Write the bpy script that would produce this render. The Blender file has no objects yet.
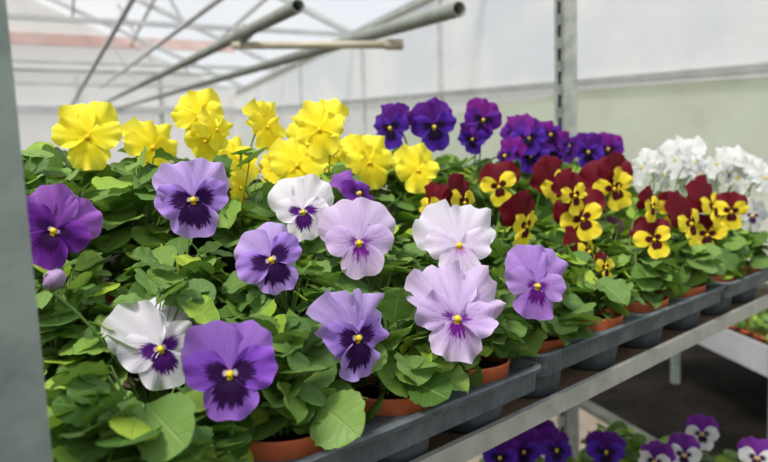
import bpy, bmesh, math, random
import numpy as np
from mathutils import Vector, Matrix, Euler
PI = math.pi
random.seed(7); rng = np.random.default_rng(7)
C = bpy.context.scene.collection

# ------------------------------------------------------------------ camera
F, CX, CY, CAMZ = 700.0, 384.0, 231.0, 1.0
ROLL = 0.03
PITCH = math.atan((CY-168)/F)
fwd = Vector((0, math.cos(PITCH), -math.sin(PITCH)))
r0 = Vector((1, 0, 0)); u0 = r0.cross(fwd)
RV = r0*math.cos(ROLL) - u0*math.sin(ROLL)
UV_ = u0*math.cos(ROLL) + r0*math.sin(ROLL)
CAM = Vector((0, 0, CAMZ))
cd = bpy.data.cameras.new('camera'); cam = bpy.data.objects.new('camera', cd); C.objects.link(cam)
cam.matrix_world = Matrix((
    (RV.x, UV_.x, -fwd.x, CAM.x), (RV.y, UV_.y, -fwd.y, CAM.y), (RV.z, UV_.z, -fwd.z, CAM.z), (0, 0, 0, 1)))
cd.sensor_width = 36; cd.lens = F/768*36; cd.clip_start = 0.02; cd.clip_end = 300
cd.dof.use_dof = True; cd.dof.focus_distance = 0.72; cd.dof.aperture_fstop = 5.6
bpy.context.scene.camera = cam

def ray(x, y): return fwd + RV*((x-CX)/F) - UV_*((y-CY)/F)
def projd(p):
    v = p-CAM; z = v.dot(fwd); return CX+F*v.dot(RV)/z, CY-F*v.dot(UV_)/z
def at_z(x, y, z):
    d = ray(x, y); return CAM + d*((z-CAMZ)/d.z)
def at_d(x, y, t): return CAM + ray(x, y)*t

SH = 0.71                                        # height of the trolley shelf
A0 = Vector((0.0177, 0.6638, SH)); ANG = math.radians(45.1)
EU = Vector((math.cos(ANG), math.sin(ANG), 0)); EN = Vector((-math.sin(ANG), math.cos(ANG), 0))
def W(u, n, z=0.0): return A0 + EU*u + EN*n + Vector((0, 0, z))
def Lc(p):
    d = p - A0; return d.dot(EU), d.dot(EN), d.z

# ------------------------------------------------------------------ materials
def lin(c):
    f = lambda v: (v/255/12.92) if v/255 <= 0.04045 else ((v/255+0.055)/1.055)**2.4
    return (f(c[0]), f(c[1]), f(c[2]), 1.0)

class G:
    def __init__(s, name):
        s.m = bpy.data.materials.new(name); s.m.use_nodes = True
        s.nt = s.m.node_tree; s.nt.nodes.clear()
        s.out = s.nt.nodes.new('ShaderNodeOutputMaterial')
    def n(s, t, **kw):
        nd = s.nt.nodes.new(t)
        for k, v in kw.items(): setattr(nd, k, v)
        return nd
    def l(s, a, b): s.nt.links.new(a, b)
    def put(s, sock, v):
        if hasattr(v, 'is_linked'): s.l(v, sock)
        else: sock.default_value = v
    def math(s, op, a, b=0.0, c=0.0, clamp=False):
        nd = s.n('ShaderNodeMath', operation=op); nd.use_clamp = clamp
        s.put(nd.inputs[0], a); s.put(nd.inputs[1], b)
        if op in ('MULTIPLY_ADD',): s.put(nd.inputs[2], c)
        return nd.outputs[0]
    def step(s, v, lo, hi):
        nd = s.n('ShaderNodeMapRange', interpolation_type='SMOOTHSTEP')
        s.put(nd.inputs[0], v); nd.inputs[1].default_value = lo; nd.inputs[2].default_value = hi
        return nd.outputs[0]
    def mix(s, f, a, b):
        nd = s.n('ShaderNodeMix', data_type='RGBA')
        s.put(nd.inputs[0], f); s.put(nd.inputs[6], a); s.put(nd.inputs[7], b)
        return nd.outputs[2]
    def noise(s, vec, scale, detail=2.0, rough=0.5):
        nd = s.n('ShaderNodeTexNoise'); nd.inputs['Scale'].default_value = scale
        nd.inputs['Detail'].default_value = detail; nd.inputs['Roughness'].default_value = rough
        if vec is not None: s.l(vec, nd.inputs['Vector'])
        return nd.outputs[0]
    def princ(s, col, rough=0.5, metal=0.0, spec=0.5, normal=None):
        p = s.n('ShaderNodeBsdfPrincipled')
        s.put(p.inputs['Base Color'], col); s.put(p.inputs['Roughness'], rough)
        p.inputs['Metallic'].default_value = metal; p.inputs['Specular IOR Level'].default_value = spec
        if normal is not None: s.l(normal, p.inputs['Normal'])
        return p.outputs[0]
    def bump(s, h, strength, dist=0.01):
        b = s.n('ShaderNodeBump'); b.inputs['Strength'].default_value = strength
        b.inputs['Distance'].default_value = dist; s.l(h, b.inputs['Height']); return b.outputs[0]
    def addtrans(s, shader, col, fac):
        t = s.n('ShaderNodeBsdfTranslucent'); s.put(t.inputs[0], col)
        mx = s.n('ShaderNodeMixShader'); mx.inputs[0].default_value = fac
        s.l(shader, mx.inputs[1]); s.l(t.outputs[0], mx.inputs[2]); return mx.outputs[0]
    def done(s, shader):
        s.l(shader, s.out.inputs[0]); return s.m

def plain(name, c1, c2, scale, rough=0.6, metal=0.0, spec=0.4, bump=0.0, detail=4.0, bscale=None):
    g = G(name); tc = g.n('ShaderNodeTexCoord').outputs['Object']
    nz = g.noise(tc, scale, detail, 0.6)
    col = g.mix(g.step(nz, 0.3, 0.7), lin(c1), lin(c2))
    nrm = g.bump(g.noise(tc, bscale or scale*3, 4.0), bump, 0.004) if bump else None
    return g.done(g.princ(col, rough, metal, spec, nrm))

def petal_mat(name, base, edge, vein, blotch=None, bl=0.55, ray_=0.35, side=0.25, throat=None, thr=0.12, soft=0.12, veinamt=0.6, white=None):
    g = G(name)
    uv = g.n('ShaderNodeUVMap').outputs[0]
    sp = g.n('ShaderNodeSeparateXYZ'); g.l(uv, sp.inputs[0])
    u = g.math('MULTIPLY_ADD', sp.outputs[0], 2.0, -1.0); v = sp.outputs[1]
    oi = g.n('ShaderNodeObjectInfo').outputs['Random']
    cb = g.n('ShaderNodeCombineXYZ')
    g.l(g.math('MULTIPLY', u, 10.0), cb.inputs[0]); g.l(g.math('MULTIPLY', v, 1.3), cb.inputs[1])
    g.l(g.math('MULTIPLY', oi, 37.0), cb.inputs[2])
    n1 = g.noise(cb.outputs[0], 1.6, 3.0, 0.6)
    col = g.mix(g.step(v, 0.45, 1.0), lin(base), lin(edge))
    vf = g.math('MULTIPLY', g.step(n1, 0.48, 0.68), g.math('MULTIPLY', g.step(v, 1.15, 0.25), veinamt))
    col = g.mix(vf, col, lin(vein))
    rim = g.math('MULTIPLY', g.step(v, 0.93, 1.0), 0.25)
    col = g.mix(rim, col, lin(tuple(min(255, e+30) for e in edge)))
    if blotch:
        vv = g.math('MULTIPLY_ADD', g.math('SUBTRACT', n1, 0.5), ray_*2, v)
        vv = g.math('MULTIPLY_ADD', g.math('MULTIPLY', u, u), side, vv)
        col = g.mix(g.step(vv, bl+soft*0.5, bl-soft*0.5), col, lin(blotch))
    if throat:
        col = g.mix(g.step(v, thr*1.25, thr*0.8), col, lin(throat))
    nrm = g.bump(n1, 0.35, 0.002)
    sh = g.princ(col, 0.62, 0.0, 0.18, nrm)
    return g.done(g.addtrans(sh, col, 0.28))

def leaf_mat(name):
    g = G(name)
    uv = g.n('ShaderNodeUVMap').outputs[0]
    sp = g.n('ShaderNodeSeparateXYZ'); g.l(uv, sp.inputs[0])
    u = g.math('MULTIPLY_ADD', sp.outputs[0], 2.0, -1.0); v = sp.outputs[1]
    au = g.math('ABSOLUTE', u)
    rnd = g.n('ShaderNodeNewGeometry').outputs['Random Per Island']
    r = g.n('ShaderNodeValToRGB'); g.l(rnd, r.inputs[0])
    el = r.color_ramp.elements
    el[0].position = 0.0; el[0].color = lin((70, 108, 40)); el[1].position = 1.0; el[1].color = lin((190, 212, 66))
    for p, c in ((0.3, (102, 136, 64)), (0.6, (130, 162, 82)), (0.8, (146, 180, 76)), (0.92, (172, 204, 66))):
        e = el.new(p); e.color = lin(c)
    tc = g.n('ShaderNodeTexCoord').outputs['Object']
    nz = g.noise(tc, 90.0, 3.0)
    col = g.mix(g.math('MULTIPLY', nz, 0.35), r.outputs[0], lin((92, 130, 54)))
    # side veins run out from the midrib
    ph = g.math('FRACT', g.math('MULTIPLY_ADD', g.math('SUBTRACT', v, g.math('MULTIPLY', au, 0.22)), 7.0, 0.0))
    vein = g.math('ABSOLUTE', g.math('SUBTRACT', ph, 0.5))
    vein = g.step(vein, 0.12, 0.0)
    mid = g.step(au, 0.07, 0.02)
    vn = g.math('MAXIMUM', g.math('MULTIPLY', vein, 0.45), mid)
    col = g.mix(g.math('MULTIPLY', vn, 0.35), col, lin((160, 188, 110)))
    h = g.math('SUBTRACT', nz, g.math('MULTIPLY', vn, 0.8))
    sh = g.princ(col, 0.5, 0.0, 0.34, g.bump(h, 0.5, 0.002))
    tr = g.mix(0.5, col, lin((150, 190, 60)))
    return g.done(g.addtrans(sh, tr, 0.26))

M = {}
M['leaf'] = leaf_mat('pansy leaf')
M['stem'] = plain('pansy stem', (96, 138, 62), (128, 160, 76), 60, 0.5)
M['eye'] = plain('pansy eye', (250, 205, 20), (255, 226, 60), 300, 0.5)
M['calyx'] = plain('pansy calyx', (104, 146, 62), (140, 172, 80), 80, 0.5)
M['bud'] = plain('bud petals', (176, 150, 186), (150, 110, 165), 120, 0.6)
M['pot'] = plain('terracotta plastic', (192, 96, 58), (208, 116, 76), 14, 0.55, 0, 0.3, 0.15)
M['soil'] = plain('potting soil', (38, 27, 20), (66, 48, 36), 160, 0.95, 0, 0.1, 0.9)
M['galv'] = plain('galvanised steel', (134, 146, 140), (160, 170, 163), 22, 0.5, 0.35, 0.5, 0.12)
M['rail'] = plain('worn galvanised rail', (172, 171, 160), (190, 188, 177), 30, 0.55, 0.2, 0.4, 0.15)
M['postlit'] = plain('sunlit galvanised steel', (160, 166, 160), (196, 198, 190), 25, 0.55, 0.15, 0.4, 0.12)  # same steel in a paler tone, sunlight on the back post painted in
M['slotshade'] = plain('painted slot shade', (48, 56, 56), (64, 72, 70), 20, 0.6, 0.3)  # dark colour stands in for the shade seen through the slots
M['ply'] = plain('plywood shelf', (128, 104, 78), (158, 132, 100), 9, 0.75, 0, 0.2, 0.2)
M['soilground'] = plain('dark earth', (14, 12, 9), (38, 33, 26), 3.5, 0.95, 0, 0.1, 0.8, 6, 18)
M['concrete'] = plain('beige concrete', (128, 116, 102), (150, 138, 122), 6, 0.9, 0, 0.2, 0.2)
M['kerb'] = plain('kerb concrete', (78, 82, 70), (104, 106, 94), 9, 0.9, 0, 0.2, 0.2)
M['white'] = plain('white painted metal', (176, 176, 178), (190, 190, 192), 6, 0.5, 0, 0.3)
M['pipe'] = plain('painted steel pipe', (136, 142, 130), (160, 164, 150), 10, 0.5, 0.15, 0.4, 0.1)
M['pipein'] = plain('painted bore shade', (78, 74, 66), (96, 90, 80), 20, 0.8)  # dark disc colour, painting the shade of the hollow pipe ends
M['cream'] = plain('cream pipe', (196, 186, 162), (212, 204, 180), 10, 0.5, 0.1)
M['frame'] = plain('greenhouse frame', (168, 170, 164), (186, 188, 182), 5, 0.5, 0.2)
M['framepale'] = plain('pale frame', (205, 206, 204), (222, 222, 220), 5, 0.5, 0.1)
M['pink'] = plain('pinkish beam', (226, 186, 176), (236, 204, 196), 3, 0.6)
M['grass'] = plain('grass field', (190, 180, 150), (204, 192, 164), 0.4, 0.9, 0, 0.1)
M['hedge'] = plain('hazy hedge leaves', (140, 160, 118), (164, 180, 140), 2.5, 0.8, 0, 0.1, 0.6)  # green lightened so that distant haze is part of the colour
M['trayb'] = None
def tray_mat():
    g = G('grey tray plastic'); tc = g.n('ShaderNodeTexCoord').outputs['Object']
    nz = g.noise(tc, 40, 4.0)
    col = g.mix(g.step(nz, 0.35, 0.7), lin((82, 89, 92)), lin((104, 110, 113)))
    dust = g.step(g.noise(tc, 260, 2.0), 0.68, 0.76)
    col = g.mix(g.math('MULTIPLY', dust, 0.35), col, lin((140, 128, 112)))
    wv = g.n('ShaderNodeTexWave', bands_direction='X'); wv.inputs['Scale'].default_value = 28
    g.l(tc, wv.inputs['Vector'])
    return g.done(g.princ(col, 0.5, 0, 0.35, g.bump(wv.outputs[1], 0.12, 0.004)))
M['trayb'] = tray_mat()
def sheet_mat(name, c1, c2, tfac, scale=0.35, lowc=None):
    g = G(name); tc = g.n('ShaderNodeTexCoord').outputs['Object']
    nz = g.noise(tc, scale, 4.0, 0.6)
    col = g.mix(g.step(nz, 0.35, 0.7), lin(c1), lin(c2))
    d = g.n('ShaderNodeBsdfDiffuse'); g.put(d.inputs[0], col)
    t = g.n('ShaderNodeBsdfTranslucent'); g.put(t.inputs[0], col)
    mx = g.n('ShaderNodeMixShader'); mx.inputs[0].default_value = 0.5
    g.l(d.outputs[0], mx.inputs[1]); g.l(t.outputs[0], mx.inputs[2])
    tp = g.n('ShaderNodeBsdfTransparent')
    m2 = g.n('ShaderNodeMixShader'); m2.inputs[0].default_value = tfac
    g.l(mx.outputs[0], m2.inputs[1]); g.l(tp.outputs[0], m2.inputs[2])
    return g.done(m2.outputs[0])
M['sheet'] = sheet_mat('cloudy polycarbonate wall', (212, 215, 222), (234, 233, 231), 0.26, 0.8)
M['lowsheet'] = sheet_mat('cloudy lower wall panel', (204, 206, 200), (212, 212, 207), 0.24)
M['endsheet'] = sheet_mat('milky end wall panel', (238, 230, 220), (248, 243, 236), 0.3)
M['roof'] = sheet_mat('clear roof film', (235, 238, 242), (245, 246, 248), 0.86)

# ------------------------------------------------------------------ object helpers
def link(name, me, mat=None, parent=None):
    o = bpy.data.objects.new(name, me); C.objects.link(o)
    if mat is not None: me.materials.append(mat)
    if parent is not None: o.parent = parent
    return o
def mesh_np(name, verts, faces, uvs=None, smooth=True):
    me = bpy.data.meshes.new(name)
    me.from_pydata([tuple(v) for v in verts], [], [tuple(int(i) for i in f) for f in faces])
    if uvs is not None:
        ul = me.uv_layers.new(name='UVMap')
        idx = np.empty(len(me.loops), dtype=np.int32); me.loops.foreach_get('vertex_index', idx)
        ul.data.foreach_set('uv', np.asarray(uvs, dtype=np.float32)[idx].ravel())
    if smooth: me.polygons.foreach_set('use_smooth', [True]*len(me.polygons))
    me.update(); return me
def bm_mesh(name, bm, smooth=False):
    me = bpy.data.meshes.new(name); bmesh.ops.recalc_face_normals(bm, faces=bm.faces[:])
    bm.to_mesh(me); bm.free()
    if smooth: me.polygons.foreach_set('use_smooth', [True]*len(me.polygons))
    return me
def empty(name, loc, rz=0.0):
    o = bpy.data.objects.new(name, None); C.objects.link(o); o.location = loc
    o.rotation_euler = (0, 0, rz); o.empty_display_size = 0.02; return o
def tag(o, label, cat, group=None):
    o['label'] = label; o['category'] = cat
    if group: o['group'] = group
    return o
def struct(name, me, mat=None):
    o = link(name, me, mat); o['kind'] = 'structure'; return o
def box(bm, x0, x1, y0, y1, z0, z1):
    v = [bm.verts.new(p) for p in ((x0,y0,z0),(x1,y0,z0),(x1,y1,z0),(x0,y1,z0),(x0,y0,z1),(x1,y0,z1),(x1,y1,z1),(x0,y1,z1))]
    for f in ((0,3,2,1),(4,5,6,7),(0,1,5,4),(1,2,6,5),(2,3,7,6),(3,0,4,7)): bm.faces.new([v[i] for i in f])
def tube(bm, pts, rad, seg=10, caps=True):
    pts = [Vector(p) for p in pts]; rings = []
    rads = rad if isinstance(rad, (list, tuple)) else [rad]*len(pts)
    for i, p in enumerate(pts):
        d = (pts[min(i+1, len(pts)-1)] - pts[max(i-1, 0)]).normalized()
        up = Vector((0, 0, 1)) if abs(d.z) < 0.9 else Vector((1, 0, 0))
        a = d.cross(up).normalized(); b = d.cross(a)
        rings.append([bm.verts.new(p + (a*math.cos(t) + b*math.sin(t))*rads[i]) for t in [2*PI*k/seg for k in range(seg)]])
    for r, q in zip(rings, rings[1:]):
        for k in range(seg): bm.faces.new((r[k], r[(k+1) % seg], q[(k+1) % seg], q[k]))
    if caps: bm.faces.new(rings[0][::-1]); bm.faces.new(rings[-1])
    return rings
def lathe(bm, prof, seg=32, cap0=True, cap1=True):
    rings = [[bm.verts.new((r*math.cos(2*PI*k/seg), r*math.sin(2*PI*k/seg), z)) for k in range(seg)] for r, z in prof]
    for a, b in zip(rings, rings[1:]):
        for k in range(seg): bm.faces.new((a[k], a[(k+1) % seg], b[(k+1) % seg], b[k]))
    if cap0: bm.faces.new(rings[0][::-1])
    if cap1: bm.faces.new(rings[-1])

# ------------------------------------------------------------------ flowers
PM = {}
def variety(key, up, lat, low, tip):
    PM[key] = (petal_mat(key+' upper petal', **up), petal_mat(key+' side petal', **lat), petal_mat(key+' lower petal', **low)); PM[key+'_t'] = tip
YE = (252, 205, 30); WH = (238, 226, 236)
variety('purple', dict(base=(140, 72, 172), edge=(162, 100, 192), vein=(112, 44, 150)),
        dict(base=(98, 26, 138), edge=(122, 52, 160), vein=(70, 8, 100), blotch=(58, 4, 84), bl=0.5, throat=WH, thr=0.15),
        dict(base=(98, 26, 138), edge=(120, 50, 160), vein=(70, 8, 100), blotch=(52, 2, 74), bl=0.55, throat=YE), 'purple')
variety('lavender', dict(base=(188, 156, 220), edge=(198, 170, 226), vein=(140, 100, 190), blotch=(90, 40, 130), bl=0.16),
        dict(base=(158, 114, 210), edge=(180, 142, 222), vein=(100, 44, 150), blotch=(52, 8, 78), bl=0.58, side=.1, throat=WH, thr=0.15),
        dict(base=(160, 118, 212), edge=(186, 152, 224), vein=(100, 44, 150), blotch=(44, 4, 66), bl=0.74, side=.15, throat=YE), 'lavender')
variety('violet', dict(base=(160, 108, 204), edge=(168, 118, 208), vein=(130, 76, 184)),
        dict(base=(136, 74, 194), edge=(144, 84, 198), vein=(98, 38, 156), blotch=(48, 4, 70), bl=0.54, side=.1, throat=WH, thr=0.15),
        dict(base=(140, 82, 198), edge=(158, 108, 208), vein=(96, 36, 150), blotch=(42, 2, 60), bl=0.72, side=.15, throat=YE), 'violet')
variety('whiteblotch', dict(base=(234, 228, 234), edge=(238, 234, 238), vein=(216, 200, 224)),
        dict(base=(236, 230, 236), edge=(240, 236, 240), vein=(190, 150, 210), blotch=(92, 24, 130), bl=0.5, ray_=0.4, throat=WH, thr=0.15),
        dict(base=(236, 230, 236), edge=(240, 236, 240), vein=(190, 150, 210), blotch=(74, 14, 104), bl=0.62, ray_=0.3, throat=YE), 'white')
variety('palelavender', dict(base=(214, 190, 228), edge=(222, 200, 232), vein=(184, 150, 208)),
        dict(base=(208, 178, 226), edge=(216, 190, 230), vein=(150, 90, 180), blotch=(120, 40, 152), bl=0.3, ray_=0.55, throat=WH, veinamt=0.7),
        dict(base=(212, 182, 228), edge=(224, 202, 232), vein=(150, 80, 176), blotch=(116, 20, 140), bl=0.45, ray_=0.55, throat=YE, veinamt=0.7), 'pale lavender')
variety('blush', dict(base=(234, 222, 238), edge=(238, 230, 240), vein=(220, 202, 228)),
        dict(base=(230, 214, 236), edge=(238, 228, 240), vein=(200, 160, 214), throat=WH, thr=0.15),
        dict(base=(228, 208, 234), edge=(236, 224, 240), vein=(186, 120, 200), blotch=(196, 140, 208), bl=0.3, ray_=0.6, throat=(244, 170, 40)), 'blush white')
variety('midlavender', dict(base=(178, 134, 212), edge=(186, 146, 218), vein=(136, 84, 178)),
        dict(base=(180, 136, 212), edge=(190, 150, 218), vein=(126, 60, 160), blotch=(106, 20, 132), bl=0.34, ray_=0.55, throat=WH, veinamt=0.6),
        dict(base=(160, 108, 198), edge=(172, 126, 206), vein=(120, 40, 150), blotch=(92, 8, 116), bl=0.52, ray_=0.5, throat=YE, veinamt=0.6), 'lavender')
yl = dict(base=(255, 238, 46), edge=(255, 243, 78), vein=(240, 206, 20), veinamt=0.3)
variety('yellow', yl, yl, dict(base=(255, 234, 40), edge=(255, 243, 74), vein=(236, 194, 16), throat=(240, 180, 18), thr=0.11, veinamt=0.4), 'yellow')
variety('indigo', dict(base=(78, 16, 116), edge=(92, 26, 134), vein=(56, 6, 88)),
        dict(base=(70, 24, 146), edge=(88, 44, 172), vein=(44, 8, 96), blotch=(24, 4, 44), bl=0.5, throat=(90, 60, 130)),
        dict(base=(70, 28, 150), edge=(88, 48, 176), vein=(44, 8, 96), blotch=(22, 3, 40), bl=0.58, throat=(240, 210, 90)), 'dark purple')
variety('magenta', dict(base=(112, 18, 122), edge=(124, 28, 136), vein=(84, 8, 96)),
        dict(base=(94, 22, 140), edge=(108, 38, 160), vein=(60, 8, 96), blotch=(30, 4, 50), bl=0.5, throat=(90, 60, 130)),
        dict(base=(96, 26, 146), edge=(108, 44, 166), vein=(60, 8, 96), blotch=(28, 3, 46), bl=0.58, throat=(240, 210, 90)), 'magenta purple')
rl = dict(base=(250, 222, 44), edge=(252, 230, 66), vein=(226, 180, 24), blotch=(72, 6, 22), bl=0.44, ray_=0.12, side=0.1, soft=0.06, veinamt=0.3)
variety('maroonyellow', dict(base=(104, 10, 26), edge=(112, 16, 34), vein=(76, 4, 16)),
        dict(rl, throat=(240, 210, 60), thr=0.08), dict(rl, bl=0.54, throat=YE), 'yellow and maroon')
ww = dict(base=(226, 228, 222), edge=(236, 236, 232), vein=(206, 210, 206), veinamt=0.3)
variety('white', ww, ww, dict(ww, throat=(244, 220, 120)), 'white')
variety('whiteviolet', ww, dict(ww, blotch=(78, 34, 112), bl=0.36, ray_=0.3, throat=WH, thr=0.15), dict(ww, blotch=(66, 24, 96), bl=0.5, ray_=0.25, throat=YE), 'white and violet')
variety('bicolour', dict(base=(112, 36, 140), edge=(124, 50, 152), vein=(84, 16, 110)),
        dict(ww, blotch=(56, 8, 64), bl=0.45, ray_=0.3, throat=WH, thr=0.15), dict(ww, blotch=(50, 6, 56), bl=0.55, ray_=0.25, throat=YE), 'violet and white')
PM['mauve'] = (petal_mat('mauve upper petal', base=(116, 66, 98), edge=(138, 92, 118), vein=(96, 40, 76)), PM['maroonyellow'][1], PM['maroonyellow'][2]); PM['mauve_t'] = 'mauve and yellow'

def petal(L, p, tmax, ang, zoff, back, ruf, notch=0.0, nu=17, nv=11, cup=0.0, fold=0.0, r_=rng):
    """one petal as a fan from the throat; x,y in the flower plane, z towards the viewer"""
    us = np.linspace(-1, 1, nu); vs = np.linspace(0.02, 1, nv)
    k = r_.uniform(2.3, 4.2); k2 = r_.uniform(5, 8); ph, ph2, ph3 = r_.uniform(0, 2*PI, 3)
    V = []; T = []
    for v in vs:
        for u in us:
            th = u*tmax
            rad = L*max(math.cos(th*(PI/2*0.97)/tmax), 0.02)**p
            rad *= 1 - notch*math.exp(-(u/0.16)**2)
            rad *= 1 + ruf*0.34*(0.5*math.sin(k*th*1.3+ph) + 0.5*math.sin(k2*th*1.9+ph2))
            r = rad*v
            z = zoff*min(1, v*3) - back*(v**2)*L + cup*L*v*(u*u) \
                + ruf*L*(0.45*v**2*math.sin(k*th*0.8+ph3) + v**5*(0.7*math.sin(k2*th*1.3+ph) + 0.5*math.sin(k2*th*2.3+ph2))) + fold*L*v*v*u
            a = ang + th
            V.append((r*math.cos(a), r*math.sin(a), z)); T.append((u*0.5+0.5, v))
    Fc = []
    for j in range(nv-1):
        for i in range(nu-1):
            a = j*nu+i; Fc.append((a, a+1, a+nu+1, a+nu))
    return V, Fc, T

EYE = None
def eye_mesh(s):
    bm = bmesh.new()
    lathe(bm, [(0.001*s, -0.02*s), (0.065*s, 0.02*s), (0.08*s, 0.06*s), (0.062*s, 0.13*s), (0.025*s, 0.15*s)], 12, False, True)
    return bm_mesh('eye', bm, True)

FLOWERS = []   # every open bloom: centre, facing, scale (leaves keep out of the way)
def make_flower(key, P, yaw, pitch, roll, width, res=1, big=1.0, ruf=0.085, closed=0.0):
    """returns list of builders; P world centre"""
    nrm = (CAM - P).normalized()
    right = Vector((0, 0, 1)).cross(nrm).normalized(); up = nrm.cross(right)
    base = Matrix((right, up, nrm)).transposed()
    rot = base @ Euler((math.radians(-pitch), 0, 0)).to_matrix() if False else base @ (Matrix.Rotation(math.radians(yaw), 3, 'Y') @ Matrix.Rotation(math.radians(-pitch), 3, 'X') @ Matrix.Rotation(math.radians(roll), 3, 'Z'))
    m4 = Matrix.Translation(P) @ rot.to_4x4()
    f = dict(key=key, P=P, rot=rot, m4=m4, s=width/2, nrm=rot @ Vector((0, 0, 1)), res=res, big=big, ruf=ruf, closed=closed, width=width)
    FLOWERS.append(f); return f

def build_flower(f, plant, base_pt):
    s, key = f['s'], f['key']; mu, ml, mb = PM[key]
    q = f['res']; nu, nv = (25, 15) if q > 1 else (17, 10) if q == 1 else (11, 7)
    inv = plant.matrix_world.inverted()
    lm = inv @ f['m4']
    # calyx: five sepals behind the bloom, and its mesh carries the petals
    bm = bmesh.new()
    for k in range(5):
        a = 2*PI*k/5+0.3
        d = Vector((math.cos(a), math.sin(a), 0)); e = Vector((-d.y, d.x, 0))
        pts = [Vector((0, 0, -0.16))*s, d*0.16*s+e*0.06*s+Vector((0, 0, -0.14*s)), d*0.34*s+Vector((0, 0, -0.10*s)), d*0.16*s-e*0.06*s+Vector((0, 0, -0.14*s))]
        vs = [bm.verts.new(p) for p in pts]; bm.faces.new(vs)
    lathe_pts = [(0.05*s, -0.30*s), (0.10*s, -0.2*s), (0.06*s, -0.03*s)]
    lathe(bm, lathe_pts, 8)
    fo = link('flower', bm_mesh('flower', bm, True), M['calyx'], plant); fo.matrix_local = lm
    bg, rf, cl = f['big'], f['ruf'], f['closed']
    nar = 0.88 if key in ('maroonyellow', 'mauve') else 1.0
    specs = [
        (1.08*bg, 0.42, 1.18, math.radians(58), -0.10, 0.20-cl*0.5, rf*1.3, 0, mu),
        (1.08*bg, 0.42, 1.18, math.radians(122), -0.06, 0.14-cl*0.5, rf*1.3, 0, mu),
        (0.95, 0.47, 1.02*nar, math.radians(9 if nar == 1 else 20), 0.05, 0.06-cl, rf, 0, ml),
        (0.95, 0.47, 1.02*nar, math.radians(171 if nar == 1 else 160), 0.065, 0.06-cl, rf, 0, ml),
        (1.03, 0.33, 1.17*nar, math.radians(270), 0.10, 0.12-cl*0.6, rf, 0.10, mb)]
    for (L, p, tm, ang, zo, bk, rr, nt, mat) in specs:
        L *= rng.uniform(0.94, 1.05); ang += rng.normal(0, 0.06)
        V, Fc, T = petal(L*s, p, tm, ang, zo*s, bk+rng.normal(0, 0.05), rr, nt, nu, nv, cup=rng.uniform(-0.06, 0.08), fold=rng.normal(0, 0.06))
        link('petal', mesh_np('petal', V, Fc, T), mat, fo)
    link('eye', eye_mesh(s), M['eye'], fo)
    # stalk
    P = f['P']; back = P - f['nrm']*0.28*s
    p1 = P - f['nrm']*1.1*s + Vector((0, 0, 0.10*s))
    p2 = P - f['nrm']*1.5*s - Vector((0, 0, 0.9*s))
    p3 = base_pt
    pts = []
    for i in range(13):
        t = i/12
        b = back*(1-t)**3 + p1*3*t*(1-t)**2 + p2*3*t*t*(1-t) + p3*t**3
        pts.append((f['m4'].inverted() @ b))
    bm = bmesh.new(); tube(bm, pts, 0.0015, 7)
    link('stalk', bm_mesh('stalk', bm, True), M['stem'], fo)
    return fo

# ------------------------------------------------------------------ foliage
def leaf_template(nu, nv, seed):
    r = np.random.default_rng(seed)
    us = np.linspace(-1, 1, nu); vs = np.linspace(0, 1, nv)
    lobes = int(r.integers(4, 7)); wmax = r.uniform(0.33, 0.44); pk = r.uniform(0.50, 0.62); ex = math.log(0.5)/math.log(pk)
    V = []; T = []
    for v in vs:
        t = 1-(1-v)**1.35                            # closer rows towards the round tip
        w = wmax*max(math.sin(PI*min(1, t**ex)), 0.0)**0.55 if v < 1 else 0.0
        if t < 0.3: w *= 0.35+0.65*(t/0.3)
        cren = 0.93 + 0.12*abs(math.sin(PI*lobes*t))**0.7
        for u in us:
            wu = w*(1 + (cren-1)*abs(u)**3)
            x = u*wu; y = t
            z = 0.10*abs(u)*w/wmax - 0.18*t*t + 0.03*math.sin(2*PI*lobes*0.5*t+u*2)*u*u
            V.append((x, y, z)); T.append((u*0.5+0.5, t))
    Fc = [(j*nu+i, j*nu+i+1, (j+1)*nu+i+1, (j+1)*nu+i) for j in range(nv-1) for i in range(nu-1)]
    return np.array(V), np.array(Fc), np.array(T)
TPL_HI = [leaf_template(7, 27, k) for k in range(6)]
TPL_LO = [leaf_template(5, 13, k+10) for k in range(6)]

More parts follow.
